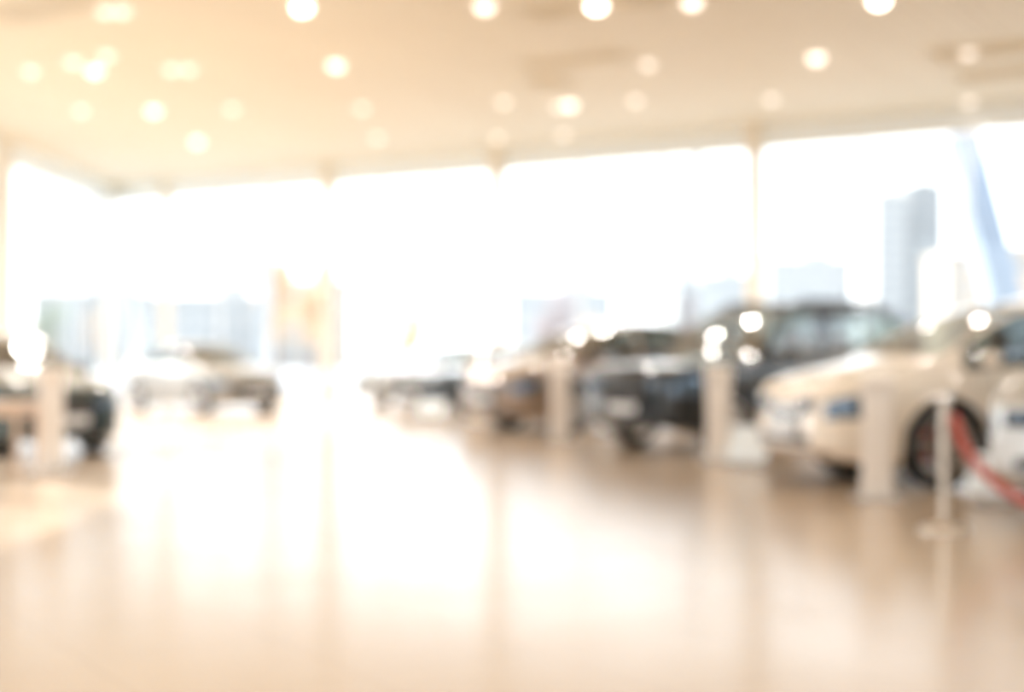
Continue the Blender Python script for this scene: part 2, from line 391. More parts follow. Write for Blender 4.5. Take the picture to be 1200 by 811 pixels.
CARS = {
 'crossover': dict(L=4.75, H=1.78, tumble=.36, r=.40, xf=1.12, xr=3.78, track=.80,
   top=[(0, .80), (.05, .89), (.15, .97), (.5, 1.08), (.85, 1.16), (1.1, 1.22), (1.5, 1.42), (1.9, 1.60), (2.3, 1.72), (2.8, 1.785), (3.3, 1.77), (3.8, 1.68), (4.15, 1.57), (4.45, 1.32), (4.6, 1.15), (4.72, 1.03), (4.75, .98)],
   belt=[(0, .80), (.2, .90), (.6, .96), (1.2, 1.04), (1.6, 1.08), (2.6, 1.11), (3.6, 1.17), (4.2, 1.20), (4.55, 1.10), (4.75, .93)],
   zb=[(0, .36), (.25, .25), (.6, .22), (4.0, .22), (4.5, .30), (4.75, .45)],
   w=[(0, .50), (.04, .63), (.12, .74), (.3, .84), (.55, .905), (1.0, .945), (2.4, .93), (3.8, .95), (4.3, .90), (4.6, .82), (4.75, .72)],
   cowl=1.12, head=2.20, w0=1.34, bp=(2.52, 2.61), cp=(3.56, 3.64), w1=4.12, rw=(4.02, 4.52)),
 'offroader': dict(L=4.95, H=1.90, tumble=.22, r=.39, xf=.92, xr=3.78, track=.82,
   top=[(0, .96), (.03, 1.02), (.12, 1.09), (.5, 1.13), (1.0, 1.16), (1.45, 1.20), (1.75, 1.50), (2.08, 1.76), (2.28, 1.85), (2.7, 1.90), (3.6, 1.90), (4.4, 1.87), (4.65, 1.80), (4.8, 1.45), (4.88, 1.18), (4.95, 1.05)],
   belt=[(0, .90), (.2, 1.0), (.6, 1.06), (1.2, 1.12), (1.6, 1.15), (2.6, 1.17), (3.8, 1.20), (4.6, 1.20), (4.85, 1.08), (4.95, .95)],
   zb=[(0, .40), (.25, .31), (.6, .27), (4.2, .27), (4.7, .34), (4.95, .45)],
   w=[(0, .68), (.05, .78), (.18, .87), (.5, .94), (.95, .975), (2.4, .96), (3.8, .98), (4.5, .95), (4.8, .89), (4.95, .80)],
   cowl=1.48, head=2.20, w0=1.70, bp=(2.62, 2.72), cp=(3.56, 3.66), w1=4.48, rw=(4.66, 4.82)),
 'saloon': dict(L=4.65, H=1.47, tumble=.42, r=.345, xf=.90, xr=3.70, track=.78,
   top=[(0, .68), (.04, .74), (.15, .85), (.5, .91), (1.0, .955), (1.35, .99), (1.75, 1.21), (2.1, 1.375), (2.4, 1.445), (2.8, 1.465), (3.2, 1.43), (3.6, 1.32), (4.0, 1.15), (4.2, 1.08), (4.5, 1.05), (4.62, .98), (4.65, .92)],
   belt=[(0, .62), (.2, .71), (.6, .78), (1.2, .87), (1.6, .91), (2.6, .93), (3.6, .97), (4.2, .98), (4.5, .93), (4.65, .82)],
   zb=[(0, .28), (.25, .20), (.6, .17), (4.0, .18), (4.4, .24), (4.65, .36)],
   w=[(0, .58), (.06, .68), (.2, .79), (.5, .865), (.95, .905), (2.4, .89), (3.7, .91), (4.2, .86), (4.5, .78), (4.65, .68)],
   cowl=1.40, head=2.20, w0=1.62, bp=(2.56, 2.65), cp=(3.40, 3.47), w1=3.86, rw=(3.36, 4.05)),
 'hatchback': dict(L=4.25, H=1.52, tumble=.34, r=.34, xf=.86, xr=3.46, track=.77,
   top=[(0, .72), (.04, .79), (.15, .85), (.5, .94), (.95, 1.01), (1.2, 1.07), (1.6, 1.28), (1.95, 1.44), (2.2, 1.50), (2.6, 1.52), (3.2, 1.50), (3.7, 1.42), (3.95, 1.25), (4.15, 1.02), (4.25, .92)],
   belt=[(0, .67), (.2, .77), (.6, .85), (1.2, .93), (1.6, .96), (2.6, .99), (3.5, 1.04), (3.95, 1.02), (4.15, .92), (4.25, .82)],
   zb=[(0, .28), (.25, .20), (.6, .18), (3.7, .18), (4.05, .25), (4.25, .36)],
   w=[(0, .56), (.06, .67), (.2, .78), (.5, .85), (.9, .89), (2.4, .875), (3.5, .90), (3.9, .86), (4.15, .77), (4.25, .68)],
   cowl=1.24, head=2.02, w0=1.44, bp=(2.36, 2.45), cp=(3.16, 3.23), w1=3.62, rw=(3.72, 4.02)),
}
def stations(S):
    xs = set()
    x = 0
    while x < S['L']: xs.add(round(x, 3)); x += .05
    for c in (S['xf'], S['xr']):
        k = -.48
        while k <= .48: xs.add(round(c+k, 3)); k += .024
    for x in (.01, .02, .04, .07, .11): xs.add(x); xs.add(round(S['L']-x, 3))
    xs.add(S['L'])
    keep = [S['cowl'], S['head'], S['w0'], *S['bp'], *S['cp'], S['w1'], *S['rw'], S['xf']+.50, .45, S['L']-.35]
    out = []
    for x in sorted(xs):
        if all(abs(x-k) > .009 for k in keep) and (not out or x-out[-1] > .008): out.append(x)
    return sorted(set(out+keep))
def wheel_meshes(r, rimmat, red):
    # axis along local Y, outer face towards +Y
    rot = Matrix.Rotation(-pi/2, 4, 'X')
    wd = .12; rr = r*.70
    bm = bmesh.new(); prof = [(rr, -wd+.01), (rr+.02, -wd), (r-.05, -wd), (r-.015, -wd+.02), (r, -wd+.045), (r, wd-.045), (r-.015, wd-.02), (r-.05, wd), (rr+.02, wd), (rr, wd-.01)]
    lathe(bm, prof, 40, rot, closed=True)
    ty = bpy.data.meshes.new('tyre'); bmesh.ops.recalc_face_normals(bm, faces=bm.faces); bm.to_mesh(ty); bm.free(); ty.materials.append(M['tyre'])
    bm = bmesh.new(); lathe(bm, [(rr+.012, wd+.002), (rr-.005, wd+.006), (rr-.018, wd-.01), (rr-.022, -wd+.02), (rr, -wd+.02), (rr, wd-.01)], 40, rot, closed=True)
    lathe(bm, [(.002, wd-.005), (.035, wd-.005), (.06, wd-.02), (.075, wd-.05), (.075, wd-.08), (.002, wd-.08)], 20, rot)
    for k in range(5):
        for s in (-1, 1):
            a = 2*pi*k/5+s*.15
            t = bmesh.new(); ln = rr-.06
            vs = []
            for (q, hw, y) in ((.05, .024, wd-.03), (rr*.6, .018, wd-.018), (rr-.01, .022, wd-.012)):
                vs.append([t.verts.new((q, y2, s2*hw)) for y2 in (y, y-.035) for s2 in (-1, 1)])
            for A_, B_ in zip(vs, vs[1:]):
                for i, j in ((0, 1), (1, 3), (3, 2), (2, 0)): t.faces.new((A_[i], A_[j], B_[j], B_[i]))
            t.faces.new((vs[0][0], vs[0][1], vs[0][3], vs[0][2])); t.faces.new((vs[2][0], vs[2][1], vs[2][3], vs[2][2]))
            t.transform(Matrix.Rotation(a, 4, 'Y')); me = bpy.data.meshes.new('t'); t.to_mesh(me); t.free(); bm.from_mesh(me); bpy.data.meshes.remove(me)
    rm = bpy.data.meshes.new('rim'); bmesh.ops.recalc_face_normals(bm, faces=bm.faces); bm.to_mesh(rm); bm.free(); rm.materials.append(rimmat)
    bm = bmesh.new(); lathe(bm, [(.03, .0), (rr*.74, .0), (rr*.74, .022), (.03, .022)], 32, rot, closed=True)
    dm = bpy.data.meshes.new('disc'); bmesh.ops.recalc_face_normals(bm, faces=bm.faces); bm.to_mesh(dm); bm.free(); dm.materials.append(M['disc'])
    bm = bmesh.new()
    for k in range(9):
        a0 = R(-38+k*9.5); 
        box(bm, (rr*.64*cos(a0), .012, rr*.64*sin(a0)), (rr*.34, .085, .045), ry=-a0)
    cm = bpy.data.meshes.new('caliper'); bm.to_mesh(cm); bm.free(); cm.materials.append(M['red'] if red else M['disc'])
    for me in (ty, rm):
        for p in me.polygons: p.use_smooth = True
        me.set_sharp_from_angle(angle=R(40))
    return ty, rm, dm, cm
wheel_cache = {}
def make_car(kind, label, body_m, loc, heading, cglass='cglass', rim='rim', red=False, rails=False, seat='seat', trim_black=True, plate_label=None, group=None, category='car'):
    S = CARS[kind]; L = S['L']; r = S['r']
    rz = math.atan2(heading[1], heading[0])+pi
    t = thing('car', label, category, (loc[0], loc[1], 0), rz, group)
    OX = -L/2
    xs = stations(S); secs = [section(S, x) for x in xs]; arch_R = r+.045
    wheels = [(S['xf'], r), (S['xr'], r)]
    # classification of each cell
    def part(xm, k):
        if KG0 <= k < KG1:
            if S['w0'] < xm < S['bp'][0]: return 'side_window_a'
            if S['bp'][1] < xm < S['cp'][0]: return 'side_window_b'
            if S['cp'][1] < xm < S['w1']: return 'side_window_c'
        if k >= KR and S['cowl'] < xm < S['head']: return 'windshield'
        if k >= KR and S['rw'][0] < xm < S['rw'][1]: return 'rear_window'
        if k >= KG1 and S['head'] < xm < S['rw'][0]-.02: return 'roof'
        if k >= KG0 and .07 < xm < S['cowl']: return 'bonnet'
        if 8 <= k < KB:
            if S['xf']+.50 < xm < S['bp'][1]: return 'door_a'
            if S['bp'][1] < xm < S['cp'][1] : 
                return 'door_b'
        if 14 <= k < 19 and .05 < xm < .45: return 'headlamp'
        if 16 <= k < 20 and L-.35 < xm < L-.03: return 'tail_lamp'
        if k < 9 and xm < .45: return 'front_bumper'
        if k < 10 and xm > L-.35: return 'rear_bumper'
        return 'body'
    central = {'roof', 'windshield', 'rear_window', 'bonnet', 'body', 'front_bumper', 'rear_bumper'}
    buckets = {}
    def pos(i, k):
        y, z = secs[i][k]; return Vector((xs[i], y, z))
    # snapping to the wheel arches
    P = [[pos(i, k) for k in range(KT+1)] for i in range(len(xs))]
    inside = {}
    for i in range(len(xs)):
        for k in range(KB+1):
            v = P[i][k]
            if v.y < S['track']-.20: continue
            for cx_, cz_ in wheels:
                if math.hypot(v.x-cx_, v.z-cz_) < arch_R: inside[(i, k)] = (cx_, cz_)
    faces = []
    for i in range(len(xs)-1):
        for k in range(KT):
            q = [(i, k), (i+1, k), (i+1, k+1), (i, k+1)]
            if all(c in inside for c in q): continue
            faces.append((q, part((xs[i]+xs[i+1])/2, k)))
    for q, _ in faces:
        for c in q:
            if c in inside:
                v = P[c[0]][c[1]]; cx_, cz_ = inside[c]; dx, dz = v.x-cx_, v.z-cz_; d = math.hypot(dx, dz) or 1
                if dz < -.05 and abs(dx) < arch_R*.6: continue
                P[c[0]][c[1]] = Vector((cx_+dx/d*arch_R, v.y, cz_+dz/d*arch_R)); del inside[c]
    for q, p in faces:
        for side in (1, -1):
            key = p if p in central else (p, side)
            buckets.setdefault(key, []).append([Vector((P[c[0]][c[1]].x+OX, P[c[0]][c[1]].y*side, P[c[0]][c[1]].z)) for c in (q if side == 1 else q[::-1])])
    # end caps
    for i in (0, len(xs)-1):
        c0 = [P[i][k] for k in range(KT+1)]
        for k in range(KT):
            a, b = c0[k], c0[k+1]
            ca, cb = Vector((a.x, 0, a.z)), Vector((b.x, 0, b.z))
            for side in (1, -1):
                f = [Vector((v.x+OX, v.y*side, v.z)) for v in (ca, a, b, cb)]
                if (f[0]-f[1]).length < 1e-5: f = f[1:]
                elif (f[2]-f[3]).length < 1e-5: f = f[:3]
                buckets.setdefault('body' , []).append(f)
    G = M[cglass]
    mm = {'roof': M['black'] if rails else body_m, 'side_window': G, 'windshield': M['wglass'], 'rear_window': G, 'headlamp': M['lamp'], 'tail_lamp': M['tail']}
    names = {'body': 'body_shell'}
    for key, fl in buckets.items():
        nm = key if isinstance(key, str) else key[0]
        base = nm.rstrip('_abc') if nm.endswith(('_a', '_b', '_c')) else nm
        bm = bmesh.new()
        for f in fl:
            vs = [bm.verts.new(v) for v in f]
            try: bm.faces.new(vs)
            except Exception: pass
        bmesh.ops.remove_doubles(bm, verts=bm.verts, dist=.0004)
        bmesh.ops.dissolve_degenerate(bm, dist=.0002, edges=bm.edges)
        link(names.get(base, base), bm, mm.get(base, body_m), t, True, 30, recalc=False)
    # wheel arches, wheels
    wk = (r, rim, red)
    if wk not in wheel_cache: wheel_cache[wk] = wheel_meshes(r, M[rim], red)
    ty, rm, dm, cm = wheel_cache[wk]
    for cx_, cz_ in wheels:
        wout = interp(S['w'], cx_)
        for side in (1, -1):
            bm = bmesh.new(); n = 22; y0, y1 = (S['track']-.20)*side, (wout-.012)*side; a = []; b = []
            for k in range(n+1):
                an = -.35+(pi+.7)*k/n; p = (cx_+OX+(arch_R+.004)*cos(an), cz_+(arch_R+.004)*sin(an))
                a.append(bm.verts.new((p[0], y0, p[1]))); b.append(bm.verts.new((p[0], y1, p[1])))
            for k in range(n): bm.faces.new((a[k], a[k+1], b[k+1], b[k]))
            bm.faces.new(a)
            link('wheel_arch', bm, M['black'], t, True, 40)
            o = bpy.data.objects.new('tyre', ty); C.objects.link(o); o.parent = t
            o.location = (cx_+OX, (S['track']+.0)*side, cz_); o.rotation_euler = (0, 0, 0 if side > 0 else pi)
            for n_, me in (('rim', rm), ('brake_disc', dm), ('brake_caliper', cm)):
                c = bpy.data.objects.new(n_, me); C.objects.link(c); c.parent = o
    # grille, intake, plates
    zt0, zb0, w0 = S['top'][0][1], S['zb'][0][1], S['w'][0][1]
    gz = zb0+(zt0-zb0)*.66; gh = (zt0-zb0)*.52; gw = w0*1.15
    bm = bmesh.new(); box(bm, (OX-.012, 0, gz), (.03, gw, gh), bev=.012); g = link('grille', bm, M['gloss_black'], t)
    bm = bmesh.new(); ns = 6
    for k in range(ns): box(bm, (OX-.030, 0, gz-gh/2+gh*(k+.7)/(ns+.4)), (.012, gw*(.92-.04*abs(k-2.5)), .014), bev=.003)
    link('grille_bars', bm, M['rim_dark'], g)
    bm = bmesh.new(); box(bm, (OX-.008, 0, zb0+.075), (.035, w0*1.75, .085), bev=.012); link('lower_intake', bm, M['black'], t)
    bm = bmesh.new(); box(bm, (OX-.045, 0, zb0+.16), (.018, .52, .115), bev=.004); link('number_plate', bm, M['plate'], t)
    bm = bmesh.new(); box(bm, (L/2+.01, 0, S['belt'][-1][1]-.12), (.02, .52, .115), bev=.004); link('number_plate', bm, M['plate'], t)
    for side in (1, -1):
        lz = S['belt'][0][1]-.04
        bm = bmesh.new(); box(bm, (OX-.006, (w0-.10)*side, lz), (.03, .24, .13), bev=.012)
        bmesh.ops.create_uvsphere(bm, u_segments=14, v_segments=8, radius=.05, matrix=Matrix.Translation((OX-.01, (w0-.08)*side, lz)))
        link('headlamp', bm, M['lamp'], t, True)
    # sills, mirrors, handles, seams
    for side in (1, -1):
        xm = S['w0']+.16; be = interp(S['belt'], xm); wo = interp(S['w'], xm)
        bm = bmesh.new(); bmesh.ops.create_uvsphere(bm, u_segments=18, v_segments=12, radius=1)
        bmesh.ops.scale(bm, vec=(.085, .125, .075), verts=bm.verts)
        for v in bm.verts:
            if v.co.x > .03: v.co.x = .03+(v.co.x-.03)*.15
        bmesh.ops.translate(bm, vec=(xm+OX, (wo+.11)*side, be+.10), verts=bm.verts)
        mo = link('mirror', bm, body_m, t, True, 50)
        bm = bmesh.new(); tube(bm, [(xm+OX+.01, (wo-.07)*side, be+.015), (xm+OX+.01, (wo+.0)*side, be+.04), (xm+OX, (wo+.07)*side, be+.07)], .018); link('mirror_arm', bm, M['black'], mo, True)
        for xh in (S['bp'][0]-.12, S['cp'][0]-.12):
            zh = interp(S['belt'], xh)-.12; wh = interp(S['w'], xh)
            bm = bmesh.new(); box(bm, (xh+OX, (wh+.012)*side, zh), (.20, .022, .028), bev=.008); link('door_handle', bm, M['chrome'], t, True)
        bm = bmesh.new()
        for xd in (S['xf']+.50, S['bp'][1], S['cp'][1]):
            P_ = section(S, xd); pts = [(xd+OX, (P_[k][0]+.0)*side, P_[k][1]) for k in range(8, KB+1)]; tube(bm, pts, .004, 5)
        link('door_gap', bm, M['black'], t)
        bm = bmesh.new(); pts = []
        n = 24
        for k in range(n+1):
            xd = S['w0']+(S['w1']-S['w0'])*k/n; P_ = section(S, xd); pts.append((xd+OX, (P_[KG0][0]+.004)*side, P_[KG0][1]-.002))
        tube(bm, pts, .011, 6); link('window_trim', bm, M['chrome'], t, True)
        bm = bmesh.new(); xa, xb_ = S['xf']+arch_R+.03, S['xr']-arch_R-.03
        pts = [(xa+(xb_-xa)*k/12+OX, (interp(S['w'], xa+(xb_-xa)*k/12)-.01)*side, interp(S['zb'], xa+(xb_-xa)*k/12)+.06) for k in range(13)]
        tube(bm, pts, .04, 8); link('side_sill', bm, M['black'] if trim_black else body_m, t, True)
        for cx_ in (S['xf'], S['xr']):
            if kind in ('offroader', 'crossover'):
                bm = bmesh.new(); pts = []
                for k in range(20):
                    an = -.12+(pi+.24)*k/19; x_p = cx_+(arch_R+.012)*cos(an); z_p = r+(arch_R+.012)*sin(an); pts.append((x_p+OX, (interp(S['w'], x_p)-.002)*side, z_p))
                tube(bm, pts, .017, 6); link('arch_trim', bm, body_m if not trim_black else M['gloss_black'], t, True)
        if rails:
            bm = bmesh.new(); pts = []
            for k in range(15):
                xd = S['head']+.25+(S['rw'][0]-S['head']-.75)*k/14; P_ = section(S, xd); pts.append((xd+OX, (P_[KR][0]-.03)*side, P_[KR][1]+(.06 if 0 < k < 14 else .015)))
            tube(bm, pts, .034, 8)
            for k in (4, 9): tube(bm, [(pts[k][0], pts[k][1], pts[k][2]), (pts[k][0], pts[k][1], pts[k][2]-.075)], .018, 6)
            link('roof_rail', bm, M['black'], t, True)
    # wipers and aerial
    bm = bmesh.new()
    for y_ in (-.32, .18):
        P1 = S['cowl']+.05; z1 = interp(S['top'], P1)+.02; x2 = P1+.18; z2 = interp(S['top'], x2)+.02
        tube(bm, [(P1+OX, y_, z1), (x2+OX, y_+.42, z2-.005)], .008, 5)
    link('wiper', bm, M['black'], t)
    bm = bmesh.new(); xa = S['rw'][0]-.2; za = interp(S['top'], xa)
    v = [bm.verts.new(c) for c in ((xa+OX-.09, -.012, za-.01), (xa+OX-.09, .012, za-.01), (xa+OX+.05, .02, za-.012), (xa+OX+.05, -.02, za-.012), (xa+OX+.04, 0, za+.055))]
    for f in ((0, 1, 2, 3), (0, 1, 4), (1, 2, 4), (2, 3, 4), (3, 0, 4)): bm.faces.new([v[i] for i in f])
    link('aerial', bm, body_m, t)
    # cabin
    zs = interp(S['belt'], 2.4)
    wmx = interp(S['w'], 2.4)
    for y_ in (-.36, .36):
        bm = bmesh.new(); xs_ = S['bp'][0]-.28
        box(bm, (xs_+OX-.05, y_, zs-.36), (.52, .50, .16), bev=.05)
        box(bm, (xs_+OX+.24, y_, zs-.06), (.15, .48, .60), ry=R(14), bev=.06)
        box(bm, (xs_+OX+.34, y_, zs+.31), (.10, .26, .17), ry=R(10), bev=.04)
        link('seat', bm, M[seat], t, True, 50)
    bm = bmesh.new(); xs_ = S['cp'][0]-.30
    box(bm, (xs_+OX-.05, 0, zs-.34), (.50, 1.28, .16), bev=.05); box(bm, (xs_+OX+.24, 0, zs-.06), (.15, 1.26, .56), ry=R(16), bev=.05)
    for y_ in (-.40, 0, .40): box(bm, (xs_+OX+.33, y_, zs+.27), (.09, .24, .14), ry=R(10), bev=.03)
    link('rear_seat', bm, M[seat], t, True, 50)
    bm = bmesh.new(); box(bm, (S['cowl']+.26+OX, 0, zs-.16), (.42, wmx*1.68, .28), bev=.06); d = link('dashboard', bm, M['black'], t, True, 50)
    bm = bmesh.new(); n = 20; cxs, czs = S['w0']+.30, zs+.0
    pts = []
    for k in range(n+1):
        an = 2*pi*k/n; pts.append((cxs+OX+.18*cos(an)*.35, -.36+.18*sin(an), czs+.18*cos(an)*.93))
    tube(bm, pts, .014, 6, cap=False); tube(bm, [(cxs+OX, -.36, czs), (cxs+OX-.15, -.36, czs-.08)], .03, 8); tube(bm, [(cxs+OX, -.53, czs), (cxs+OX, -.19, czs)], .014, 6)
    link('steering_wheel', bm, M['black'], d, True)
    return t

# heading of the right-hand row and of the left-hand cars
TH = R(37); HR = (-cos(TH), -sin(TH)); NR = (sin(TH), -cos(TH))
def from_front_wheel(kind, px, py, H_, near):
    S = CARS[kind]; x, y = ground(px, py); tr = S['track']
    bx_ = S['L']/2-S['xf']
    return (x-near[0]*tr-H_[0]*bx_, y-near[1]*tr-H_[1]*bx_)
P_white = paint('pearl_white_paint', (.80, .71, .60), 0, .3)
P_black = paint('black_paint', (.008, .011, .013), 0, .3); P_black.node_tree.nodes['Principled BSDF'].inputs['Specular IOR Level'].default_value = .2
P_brown = paint('bronze_paint', (.30, .22, .165), .35, .3)
P_teal = paint('dark_grey_paint', (.045, .055, .06), .3, .28)
P_silver = paint('silver_paint', (.50, .50, .49), .5, .3)
P_petrol = paint('petrol_paint', (.025, .05, .055), .3, .28)
P_champ = paint('champagne_paint', (.26, .235, .20), .4, .3)
TW = R(17); HW = (-cos(TW), -sin(TW)); NW = (sin(TW), -cos(TW))
l = from_front_wheel('crossover', 1100, 573, HW, NW)
make_car('crossover', 'cream white crossover car behind the rope post on the right', P_white, l, HW, rim='rim', red=True, seat='seat', trim_black=False, group='row of cars on the right')
l = from_front_wheel('offroader', 848, 531, HR, NR)
make_car('offroader', 'tall black off-road car with roof rails left of the cream car', P_black, l, HR, rails=True, rim='rim', seat='seat_tan', group='row of cars on the right')
l = from_front_wheel('crossover', 668, 507, HR, NR)
make_car('crossover', 'bronze brown crossover between the black off-roader and the dark saloon', P_brown, l, HR, cglass='cglass_d', group='row of cars on the right', seat='seat_tan')
l = from_front_wheel('saloon', 552, 489, HR, NR)
make_car('saloon', 'dark grey saloon with pale reflecting bonnet at the far end of the row', P_teal, l, HR, cglass='cglass_d', group='row of cars on the right')
l = from_front_wheel('saloon', 487, 477, HR, NR)
make_car('saloon', 'small-looking silver saloon furthest back, its nose peeping out behind the dark saloon', P_silver, l, HR, group='row of cars on the right')
# right-edge car, mostly outside the frame
l = from_front_wheel('crossover', 1488, 622, HR, NR)
make_car('crossover', 'silver car of which only the nose shows at the right edge', P_silver, l, HR, group='row of cars on the right')
HL = (cos(R(46)), -sin(R(46)))
make_car('hatchback', 'dark petrol blue hatchback at the left edge', P_petrol, (-6.75, 18.4), HL, cglass='cglass_d', group='cars on the left')
make_car('hatchback', 'champagne beige hatchback standing further back on the left', P_champ, (-6.75, 31.0), HL, group='cars on the left')

# ------------------------------------------------------------------ info totems, floor placards, rope barrier, table
def make_totem(label, px, py, h=.95, wdt=.22, rz=0):
    x, y = ground(px, py); t = thing('info_stand', label, 'info stand', (x, y, 0), rz, 'slim info stands beside the cars')
    bm = bmesh.new(); box(bm, (0, 0, .012), (wdt*1.5, wdt*1.5, .024), bev=.008); link('base_plate', bm, M['totem_grey'], t)
    bm = bmesh.new(); n = 10
    rings = []
    for k in range(n+1):
        z = .024+(h-.03)*k/n; f = 1-.10*sin(pi*k/n); hw, hd = wdt/2*f, .045
        rings.append([bm.verts.new((sx_*hw, sy_*hd, z)) for sx_, sy_ in ((-1, -.6), (-.8, -1), (.8, -1), (1, -.6), (1, .6), (.8, 1), (-.8, 1), (-1, .6))])
    for a, b in zip(rings, rings[1:]):
        for k in range(8): bm.faces.new((a[k], a[(k+1) % 8], b[(k+1) % 8], b[k]))
    bm.faces.new(rings[0]); bm.faces.new(rings[-1])
    link('post', bm, M['totem'], t, True, 30)
    bm = bmesh.new(); box(bm, (0, -.02, h+.03), (wdt*1.05, .20, .02), rx=R(32), bev=.006); link('panel', bm, M['totem'], t)
    return t
make_totem('white info stand in front of the cream white car', 1028, 585, 1.0, .27, R(-8))
make_totem('white info stand against the flank of the black off-roader', 842, 541, 1.0, .30, R(-8))
make_totem('white info stand beside the bronze crossover', 656, 516, 1.0, .30, R(-8))
make_totem('white info stand between the dark saloon and the bronze crossover', 557, 497, 1.0, .30, R(-8))
make_totem('white info stand in front of the petrol blue hatchback', 60, 552, 1.0, .27, R(8))
def make_placard(label, px, py, wdt=.5, hgt=.32, rz=R(-30)):
    x, y = ground(px, py); t = thing('floor_placard', label, 'placard', (x, y, 0), rz, 'low placards on the floor before the cars')
    bm = bmesh.new(); box(bm, (0, 0, .015), (wdt*.7, .26, .03), bev=.01)
    box(bm, (-wdt*.25, .08, .10), (.03, .03, .16)); box(bm, (wdt*.25, .08, .10), (.03, .03, .16)); link('foot', bm, M['totem_grey'], t)
    bm = bmesh.new(); box(bm, (0, .0, .25), (wdt, hgt, .025), rx=R(56), bev=.01); link('board', bm, M['placard'], t)
make_placard('low white slanted placard left of the cream car\'s nose', 878, 547, .46, .46)
make_placard('low white slanted placard right of the rope post at the right edge', 1166, 592, .42, .38)
make_placard('low white slanted placard before the bronze crossover', 715, 515, .40, .30)
make_placard('low white slanted placard before the dark grey saloon', 505, 494, .62, .34)
make_placard('low pale slanted placard before the black off-roader', 640, 502, .6, .26)

def make_post(label, loc):
    t = thing('rope_post', label, 'rope post', (*loc, 0), 0, 'rope barrier posts')
    bm = bmesh.new(); lathe(bm, [(.002, 0), (.175, 0), (.175, .018), (.15, .03), (.06, .045), (.035, .07), (.002, .07)], 32); link('base', bm, M['steel'], t, True)
    bm = bmesh.new(); lathe(bm, [(.002, .05), (.028, .05), (.028, .84), (.036, .845), (.036, .875), (.028, .88), (.002, .88)], 24); link('pole', bm, M['steel'], t, True)
    bm = bmesh.new(); bmesh.ops.create_uvsphere(bm, u_segments=20, v_segments=12, radius=.045); bmesh.ops.translate(bm, vec=(0, 0, .915), verts=bm.verts); link('knob', bm, M['chrome'], t, True)
    return t
pa = ground(1107, 622); pb = (pa[0]+1.55, pa[1]-1.3)
make_post('polished metal rope post standing in front of the cream car\'s wheel', pa)
make_post('second polished rope post just beyond the right edge', pb)
bm = bmesh.new(); pts = []
a = Vector((pa[0]+.05, pa[1]-.03, .80)); b = Vector((pb[0]-.05, pb[1]+.03, .80))
for k in range(31):
    s = k/30; p = a.lerp(b, s); p.z -= .66*(1-(2*s-1)**2)**.6; pts.append(p)
tube(bm, pts, .033, 10)
tag(link('barrier_rope', bm, M['rope'], None, True), 'sagging red velvet rope hanging from the polished post', 'rope')

tx, ty_ = ground(-12, 552)
t = thing('table', 'low pale wooden table at the left edge before the petrol blue hatchback', 'table', (tx-.28, ty_+.1, 0), R(-4))
bm = bmesh.new(); box(bm, (0, 0, .70), (1.5, .7, .05), bev=.012); link('table_top', bm, M['wood'], t)
bm = bmesh.new(); box(bm, (0, 0, .625), (1.36, .58, .10)); link('apron', bm, M['wood'], t)
for sx_ in (-1, 1):
    for sy_ in (-1, 1):
        bm = bmesh.new(); box(bm, (sx_*.66, sy_*.27, .29), (.055, .055, .58), bev=.008); link('leg', bm, M['wood'], t)

# ------------------------------------------------------------------ outside
bm = bmesh.new(); v = [bm.verts.new(c) for c in ((-900, -60, -.2), (900, -60, -.2), (900, 1500, -.2), (-900, 1500, -.2))]; bm.faces.new(v)
o = struct('ground', bm, M['asphalt'])
def out_pt(px, Y): return ((px-600)/FPX*Y, Y)
def zat(py, Y): return CAMZ+(HOR-py)/FPX*Y
def brace(px0, py0, px1, py1, Y, wd, label, m='brace_grey'):
    a = Vector((*out_pt(px0, Y), zat(py0, Y))); b = Vector((*out_pt(px1, Y), zat(py1, Y)))
    d = (b-a); s = (-.2-b.z)/d.z if d.z else 0; b = b+d*s
    s = (HC+.6-a.z)/d.z; a = a+d*s
    bm = bmesh.new(); box(bm, (0, 0, 0), (wd, wd*.7, (b-a).length), bev=.04)
    q = d.normalized().to_track_quat('Z', 'Y').to_matrix().to_4x4(); bm.transform(Matrix.Translation((a+b)/2) @ q)
    tag(link('leaning_brace', bm, M[m], None, True), label, 'brace', 'leaning steel braces outside the glazing')
brace(1122, 150, 1162, 300, 41.0, 1.2, 'broad pale blue leaning brace outside the right-hand glazing', 'brace')
brace(112, 220, 160, 410, 54, .9, 'grey leaning brace outside the far left corner of the glazing')
brace(318, 255, 306, 400, 56, .5, 'slender brace outside the glazing on the left, leaning the other way')
brace(818, 170, 800, 330, 45, .45, 'slender pale brace outside the middle right bay of the glazing')

def building(name, label, px0, px1, py, Y, depth, m, floors, bays, rz=0, cat='building'):
    x0, x1 = (px0-600)/FPX*Y, (px1-600)/FPX*Y; h = zat(py, Y)+.2; w_ = x1-x0
    t = thing(name, label, cat, ((x0+x1)/2, Y+depth/2, -.2), rz)
    bm = bmesh.new(); box(bm, (0, 0, h/2), (w_, depth, h)); wl = link('wall', bm, m, t)
    bm = bmesh.new()
    for s in (-1, 1): box(bm, (0, s*(depth/2), h+.3), (w_+.6, .4, .9)); box(bm, (s*w_/2, 0, h+.3), (.4, depth, .9))
    box(bm, (w_*.15, 0, h+1.2), (w_*.3, depth*.4, 2.4)); link('parapet', bm, m, t)
    n = 0
    for f in range(floors):
        bm = bmesh.new(); fh = h/floors
        for k in range(bays):
            box(bm, (-w_/2+(k+.5)*w_/bays, -depth/2-.04, (f+.55)*fh), (w_/bays*.62, .12, fh*.5))
        link('window_row', bm, M['b_glass'], t)
    return t
building('tower', 'white tower block left part, standing behind the cream car', 1026, 1064, 228, 400, 18, M['b_white'], 14, 3, 0, 'tower')
